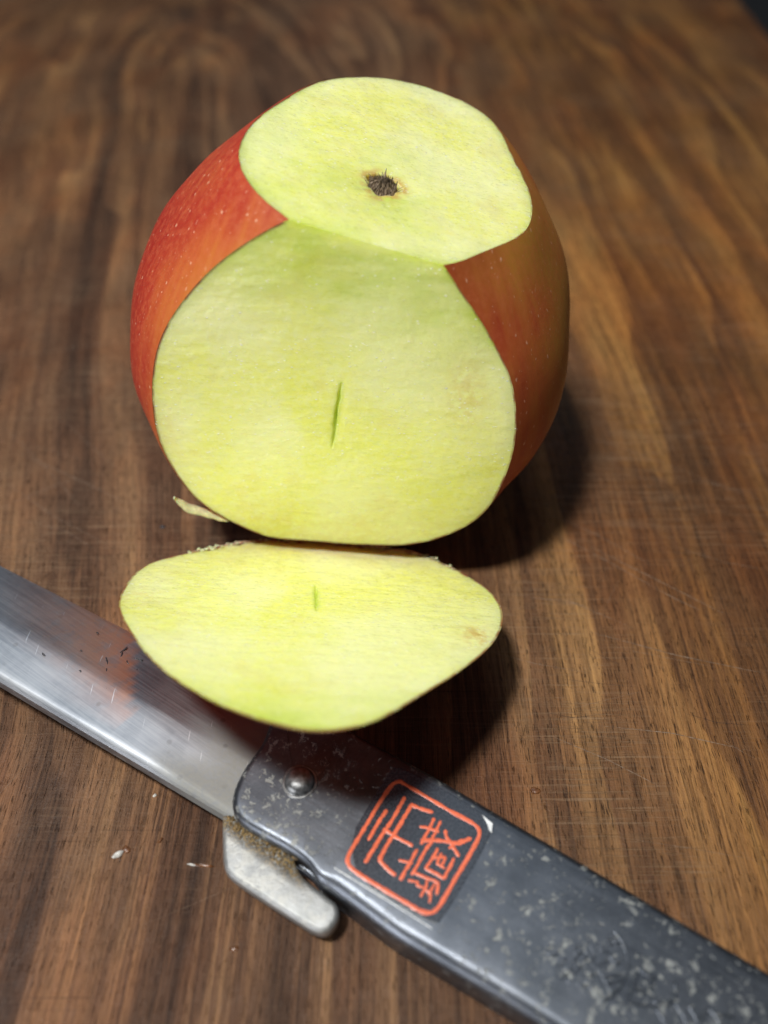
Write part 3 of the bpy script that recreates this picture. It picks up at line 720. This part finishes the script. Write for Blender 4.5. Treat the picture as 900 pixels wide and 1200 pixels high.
def apple_refl_at(s, nn):
    e = -31.5-1.0*nn                    # painted apple reflection: sharp end towards the handle, fading towards the tip
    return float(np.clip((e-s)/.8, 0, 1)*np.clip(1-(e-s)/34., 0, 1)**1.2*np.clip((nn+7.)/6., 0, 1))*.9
for s in ss:
    u_ = np.polyval(cU, s); l_ = np.polyval(cL, s)
    if s < -85: q = (-85-s)/27.; u_ = u_+(l_-u_)*(q**2.0)*.97
    if s > -5: u_ = min(u_, 4.0+.0*s)
    w_ = u_-l_; k2 = min(1, w_/6)
    bev = .9*k2
    prof = [(0, 3.0-.9*k2), (.12, 3.0+.9*k2), (.45*bev, 3.0+1.35*k2), (bev, 3.0+1.62*k2), (bev+.35, 3.0+1.69*k2), (bev+.8, 3.0+1.7*k2), (bev+1.2, 3.0+1.7*k2)]
    for fr in (.3, .42): prof.append((w_*fr, 3.0+1.7*k2))
    for fr in (.46, .53, .6, .7, .8, .93): prof.append((w_*fr, 3.0+1.7*k2-2.75*k2*(fr-.44)/.56))
    prof += [(w_, 1.9), (w_*.8, 1.75), (w_*.3, 1.5)]
    m = len(prof)
    for (a, z) in prof:
        p = np.array([-12, 49])+ax*s+nr*(l_+a); V.append((p[0], p[1], z-BK*min(s, -2))); att.append([np.clip((s+19+2.5*math.sin(a*.8))/7., 0, 1), apple_refl_at(s, l_+a), 0, 1])
for i in range(len(ss)-1):
    for k in range(m): j = (k+1) % m; F_.append((i*m+k, i*m+j, (i+1)*m+j, (i+1)*m+k))
F_.append(tuple(range(m))[::-1]); F_.append(tuple((len(ss)-1)*m+k for k in range(m)))
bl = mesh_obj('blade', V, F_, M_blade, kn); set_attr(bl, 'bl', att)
def on_blade(px):
    n_ = np.array([ax[0]*BK, ax[1]*BK, 1.])+np.array([*(nr*.235), 0])
    p0 = np.array([-12, 49, 0.])+np.array([*(ax*-45+nr*(np.polyval(cL, -45)+.44*(np.polyval(cU, -45)-np.polyval(cL, -45)))), 4.72+BK*45])
    r = ray(px); t = ((p0-_c)@n_)/(r@n_); return _c+t[:, None]*r
pr = []
for a, b in [((390, 355), (420, 335)), ((398, 365), (404, 350)), ((350, 368), (352, 400)), ((352, 405), (347, 440)), ((349, 450), (351, 470)), ((418, 378), (424, 388)), ((452, 405), (455, 430)), ((318, 284), (323, 288)), ((266, 342), (270, 346)), ((430, 372), (470, 378)), ((262, 410), (266, 414)), ((140, 352), (146, 358))]:
    q = on_blade([(p[0]*.3556, 640+p[1]*.3556) for p in (a, b)])
    v_, f_ = ribbon_arch([q[0, :2], q.mean(0)[:2]+rng.randn(2)*.1, q[1, :2]], .22, q[:, 2].mean()-.05, .13, 5, .4); pr.append((v_, f_))
V_, F2_ = join(pr); mesh_obj('stamped_mark', V_, F2_, mat_plain('dark_etch', (.06, .06, .065), .4, .6), kn)
md = bl.modifiers.new('edge', 'EDGE_SPLIT'); md.split_angle = math.radians(24)

# lever
lv = [(262, 945), (260, 960), (260.5, 985), (261, 1012), (265, 1022), (276, 1032), (320, 1061), (355, 1083), (366, 1090), (380, 1094), (392, 1086), (398, 1072), (396, 1060), (388, 1053), (368, 1038), (354, 1027), (347, 1014), (344, 1003), (330, 985), (310, 960), (290, 940)]
P = gp(lv, 4.6)[:, :2]; P = P if np.sum(P[:, 0]*np.roll(P[:, 1], -1)-np.roll(P[:, 0], -1)*P[:, 1]) > 0 else P[::-1]
P = smooth_poly(P, 2); n = len(P)
tg = np.roll(P, -1, 0)-np.roll(P, 1, 0); tg /= np.linalg.norm(tg, axis=1)[:, None]; inn = np.stack([-tg[:, 1], tg[:, 0]], 1)
for _ in range(3): inn = (np.roll(inn, 1, 0)+2*inn+np.roll(inn, -1, 0))/4
V = []; rings = [(.8*(1-math.sin(a)), 4.66-.8*(1-math.cos(a))) for a in np.linspace(0, math.pi/2, 8)]+[(0, 2.6), (.5, 2.1)]
cen = P.mean(0)
for ins, z in rings:
    for i in range(n): q = P[i]+inn[i]*ins; V.append((q[0], q[1], z))
F_ = []
for k in range(len(rings)-1):
    for i in range(n): j = (i+1) % n; F_.append((k*n+i, (k+1)*n+i, (k+1)*n+j, k*n+j))
F_.append(tuple(range(n))); F_.append(tuple((len(rings)-1)*n+i for i in range(n-1, -1, -1)))
lo = mesh_obj('lever', V, F_, M_lever, kn)

# grime packed in the joint
parts = []
for i in range(150):
    t = random.random()
    if t < .4: p = gp([(269+random.gauss(0, 1.6), 900+random.random()*50)], 4.75)[0]
    else:
        k = random.random(); p = gp([(270+75*k+random.gauss(0, 4), 962+40*k+random.gauss(0, 3))], 4.8)[0]
    p = p+np.array([0, 0, random.uniform(-.15, .08)]); q = p+rng.randn(3)*[.25, .25, .05]
    parts.append(chip(p, q, random.uniform(.12, .36), .6))
V, F_ = join(parts); g_ = mesh_obj('grime', V, F_, M_gunk, kn); g_['kind'] = 'stuff'

# rivet: domed head on a thin washer ring
rc = gp([(351, 914)], HT+.6)[0]; V = []; F_ = []; n = 40
prof = [(2.5, HT-.05), (2.5, HT+.10), (2.32, HT+.16), (2.2, HT+.10), (2.12, HT+.12), (2.05, HT+.5), (1.85, HT+.85), (1.5, HT+1.12), (1.05, HT+1.3), (.55, HT+1.38), (.12, HT+1.4)]
for r_q, z in prof:
    for i in range(n): a = 2*math.pi*i/n; wv = 1+.012*math.sin(3*a+z*2); V.append((rc[0]+r_q*wv*math.cos(a), rc[1]+r_q*wv*math.sin(a), z+.05*math.sin(2*a)*(r_q < 2)*r_q*.3))
for k in range(len(prof)-1):
    for i in range(n): j = (i+1) % n; F_.append((k*n+i, k*n+j, (k+1)*n+j, (k+1)*n+i))
F_.append(tuple((len(prof)-1)*n+i for i in range(n)))
mesh_obj('rivet', V, F_, M_rivet, kn)

# sticker
def zpx(p): return (380+p[0]*220/900, 890+p[1]*220/900)
SZ = HT+.03
corn = gp([(391, 1014), (507, 1086), (519, 1078), (577, 978), (575, 964), (556, 946), (468, 896), (456, 903)], SZ)[:, :2]
if np.sum(corn[:, 0]*np.roll(corn[:, 1], -1)-np.roll(corn[:, 0], -1)*corn[:, 1]) < 0: corn = corn[::-1]
corn = smooth_poly(corn, 2); n = len(corn); cc = corn.mean(0)
V = [(p[0], p[1], HT-.02) for p in corn]+[(p[0], p[1], SZ) for p in corn]+[(*(cc+(p-cc)*.985), SZ+.02) for p in corn]
F_ = [(k*n+i, k*n+(i+1) % n, (k+1)*n+(i+1) % n, (k+1)*n+i) for k in (0, 1) for i in range(n)]+[tuple(2*n+i for i in range(n))]
stick = mesh_obj('sticker', V, F_, M_label, kn, smooth=False)
strokes = [
 ([(365,105),(440,150),(520,197),(600,245),(740,322),(752,345),(745,370),(700,450),(600,620),(545,718),(525,738),(500,742),(470,733),(330,650),(180,560),(112,508),(104,488),(110,465),(180,350),(270,200),(325,118),(345,103),(365,105)], 21),
 ([(297,248),(255,310),(214,382)], 19), ([(385,182),(330,285),(270,370),(230,440),(198,490)], 20),
 ([(418,218),(362,315),(292,425),(262,482),(298,520),(336,552)], 20), ([(418,218),(470,240),(515,252)], 19), ([(290,335),(345,372),(418,412)], 19),
 ([(460,322),(500,330),(545,345)], 16), ([(525,285),(500,340),(466,402)], 17), ([(556,300),(525,365),(510,395)], 16),
 ([(470,388),(540,388),(610,398),(645,405),(698,380)], 19), ([(515,392),(470,460),(436,528),(422,548)], 18), ([(583,343),(582,365),(612,412),(642,460)], 18), ([(600,425),(660,385)], 14),
 ([(442,436),(405,508),(366,574)], 18), ([(362,483),(390,490),(418,496)], 15),
 ([(543,432),(505,495),(484,522),(540,548),(573,572),(600,520),(620,478)], 17), ([(530,470),(585,468),(560,515)], 14), ([(560,452),(540,500),(575,520)], 13),
 ([(428,540),(480,565),(520,578),(548,592),(540,642)], 17), ([(405,580),(452,588),(442,606),(470,612)], 14), ([(492,575),(488,612),(464,655)], 14), ([(480,620),(512,642),(505,684)], 14), ([(530,598),(500,648)], 13)]
parts = []
for pts, wpx in strokes:
    q = gp([zpx(p) for p in pts], SZ)[:, :2]; dens = []
    for a, b in zip(q[:-1], q[1:]):
        m = max(2, int(np.linalg.norm(b-a)/.25))
        for k in range(m): dens.append(a+(b-a)*k/m+rng.randn(2)*.035)
    dens.append(q[-1]); wmm = wpx*220/900/8.35
    L = len(dens)
    parts.append(ribbon_arch(dens, wmm*.93, SZ+.014, .035, 5, .22))
V, F_ = join(parts); ink = mesh_obj('lettering', V, F_, M_orange, stick)
ink.parent = stick
# peeled corner of the film
pk = gp([(565, 955), (569, 960), (577, 966), (576, 977), (573, 973), (571, 966)], SZ)[:, :2]
V = [(*pk[0], SZ+.05), (*pk[1], SZ+.09), (*pk[2], SZ+.3), (*pk[3], SZ+.2), (*pk[4], SZ+.09), (*pk[5], SZ+.06)]
mesh_obj('peeled_corner', V, [(0, 1, 2), (0, 2, 5), (5, 2, 4), (4, 2, 3)], M_white, stick, smooth=False)
pr = [ribbon_arch(gp([(392, 1017), (450, 1053), (506, 1088)], HT)[:, :2], .16, HT, .05, 3, .4)]
V, F_ = join(pr); mesh_obj('film_edge', V, F_, M_white, stick)

# stamped crest and characters on the handle: fine raised ridges
def epx(p): return (620+p[0]*240/900, 1040+p[1]*240/900)
eng = [
 ([(370,190),(405,235),(428,290),(434,340),(425,390),(400,440),(365,480),(320,500)], 10),
 ([(150,350),(200,385),(225,350)], 7), ([(140,405),(190,360)], 7), ([(180,430),(160,400)], 6), ([(235,400),(270,440),(300,480),(320,500)], 8), ([(300,350),(335,420),(360,460)], 8), ([(320,400),(400,385)], 6), ([(335,430),(405,410)], 6), ([(300,350),(345,320),(330,370)], 6),
 ([(350,300),(380,340),(400,330)], 7), ([(335,235),(395,215)], 6), ([(345,255),(410,245)], 6), ([(360,210),(385,270)], 6), ([(300,240),(320,290)], 6), ([(265,250),(290,300),(270,340)], 7), ([(235,270),(260,300),(240,330)], 7),
 ([(200,270),(225,262),(235,285),(210,300),(195,285)], 7), ([(90,265),(125,270),(120,300),(90,300),(80,280),(95,260)], 7), ([(145,290),(165,300),(155,330)], 6), ([(250,330),(280,330),(290,370)], 6), ([(210,310),(190,340)], 6), ([(110,340),(150,345)], 5), ([(310,270),(345,285)], 6), ([(225,440),(260,430)], 6), ([(205,410),(240,480)], 6), ([(260,400),(290,380)], 6),
 ([(480,355),(470,400),(440,470),(420,530)], 10), ([(480,355),(520,390),(550,400)], 9), ([(550,400),(520,480)], 10), ([(450,440),(520,470)], 8), ([(430,500),(500,520),(560,520)], 8),
 ([(642,420),(645,460),(630,500),(590,520),(550,505)], 12), ([(560,540),(600,600)], 8), ([(640,510),(680,570),(690,610)], 9), ([(700,520),(740,590)], 9), ([(740,600),(790,530),(840,600)], 9), ([(800,580),(860,560),(900,570)], 8)]
parts = []
for pts, wpx in eng:
    q = gp([epx(p) for p in pts], HT)[:, :2]; parts.append(ribbon_arch(q, wpx*240/900/8.0*1.25, HT-.02, .19, 5, .15))
V, F_ = join(parts); mesh_obj('stamped_crest', V, F_, M_handle, kn)

# ------------------------------------------------------------------ crumbs and wet scraps on the board
def blob(name, px, size, hgt, mat, label, cat, rot=0., seed=0):
    c = gp([px], .1)[0]; V = []; F = []; n = 12; rs = np.random.RandomState(seed)
    rad = 1+.32*rs.randn(n); rad = np.clip((np.roll(rad, 1)+2*rad+np.roll(rad, -1))/4, .4, 1.6)
    for k, (q, z) in enumerate([(1, 0.0), (1.0, .35), (.72, .8), (.3, 1.)]):
        for i in range(n):
            a = 2*math.pi*i/n; x = rad[i]*q*size[0]*math.cos(a); y = rad[i]*q*size[1]*math.sin(a)
            V.append((c[0]+x*math.cos(rot)-y*math.sin(rot), c[1]+x*math.sin(rot)+y*math.cos(rot), z*hgt*(1+.15*rs.randn())+.01))
    for k in range(3):
        for i in range(n): j = (i+1) % n; F.append((k*n+i, k*n+j, (k+1)*n+j, (k+1)*n+i))
    F.append(tuple(3*n+i for i in range(n))); F.append(tuple(range(n-1, -1, -1)))
    o = mesh_obj(name, V, F, mat, None, True, (c[0], c[1], 0)); tag(o, label, cat); return o
M_bit = mat_plain('pale_scrap', (.62, .60, .55), .2, 0, .3, 1.5, .1)
M_brownbit = mat_plain('brown_scrap', (.15, .06, .022), .25, 0, .4, 1.5, .1)
blob('apple_crumb', (138, 1001), (.85, .45), .45, M_bit, 'glinting pale apple crumb left of the knife lever, largest of the crumbs', 'crumb', .5, 1)
blob('juice_drop', (147, 995), (.55, .65), .25, M_brownbit, 'small amber juice drop touching the largest pale crumb', 'drop', .3, 2)
blob('peel_scrap', (236, 1014), (1.35, .28), .30, M_brownbit, 'thin dark brown peel scrap just left of the knife lever', 'peel scrap', -.1, 3)
blob('apple_crumb', (224, 1013), (.7, .16), .30, M_bit, 'narrow pale crumb lying on the dark brown peel scrap', 'crumb', -.2, 4)
blob('apple_crumb', (188, 985), (.45, .2), .25, M_brownbit, 'tiny brown crumb between the large pale crumb and the knife lever', 'crumb', .9, 5)
blob('apple_crumb', (181, 932), (.28, .22), .25, M_bit, 'tiny shiny crumb below the blade near the handle joint', 'crumb', .9, 6)
blob('peel_scrap', (275, 1111), (.42, .40), .22, M_brownbit, 'small round brown speck below the knife lever', 'peel scrap', .2, 8)
blob('peel_scrap', (626, 926), (.8, .6), .18, M_brownbit, 'dark wet brown spot on the board above the knife handle', 'peel scrap', .2, 9)
blob('peel_scrap', (190, 617), (.5, .38), .2, mat_plain('dark_speck', (.02, .022, .028), .3), 'tiny dark speck on the board left of the apple base', 'peel scrap', .2, 10)

for o in bpy.data.objects:
    if '_org' in o: del o['_org']
sc.render.engine = 'CYCLES'
sc.cycles.max_bounces = 8
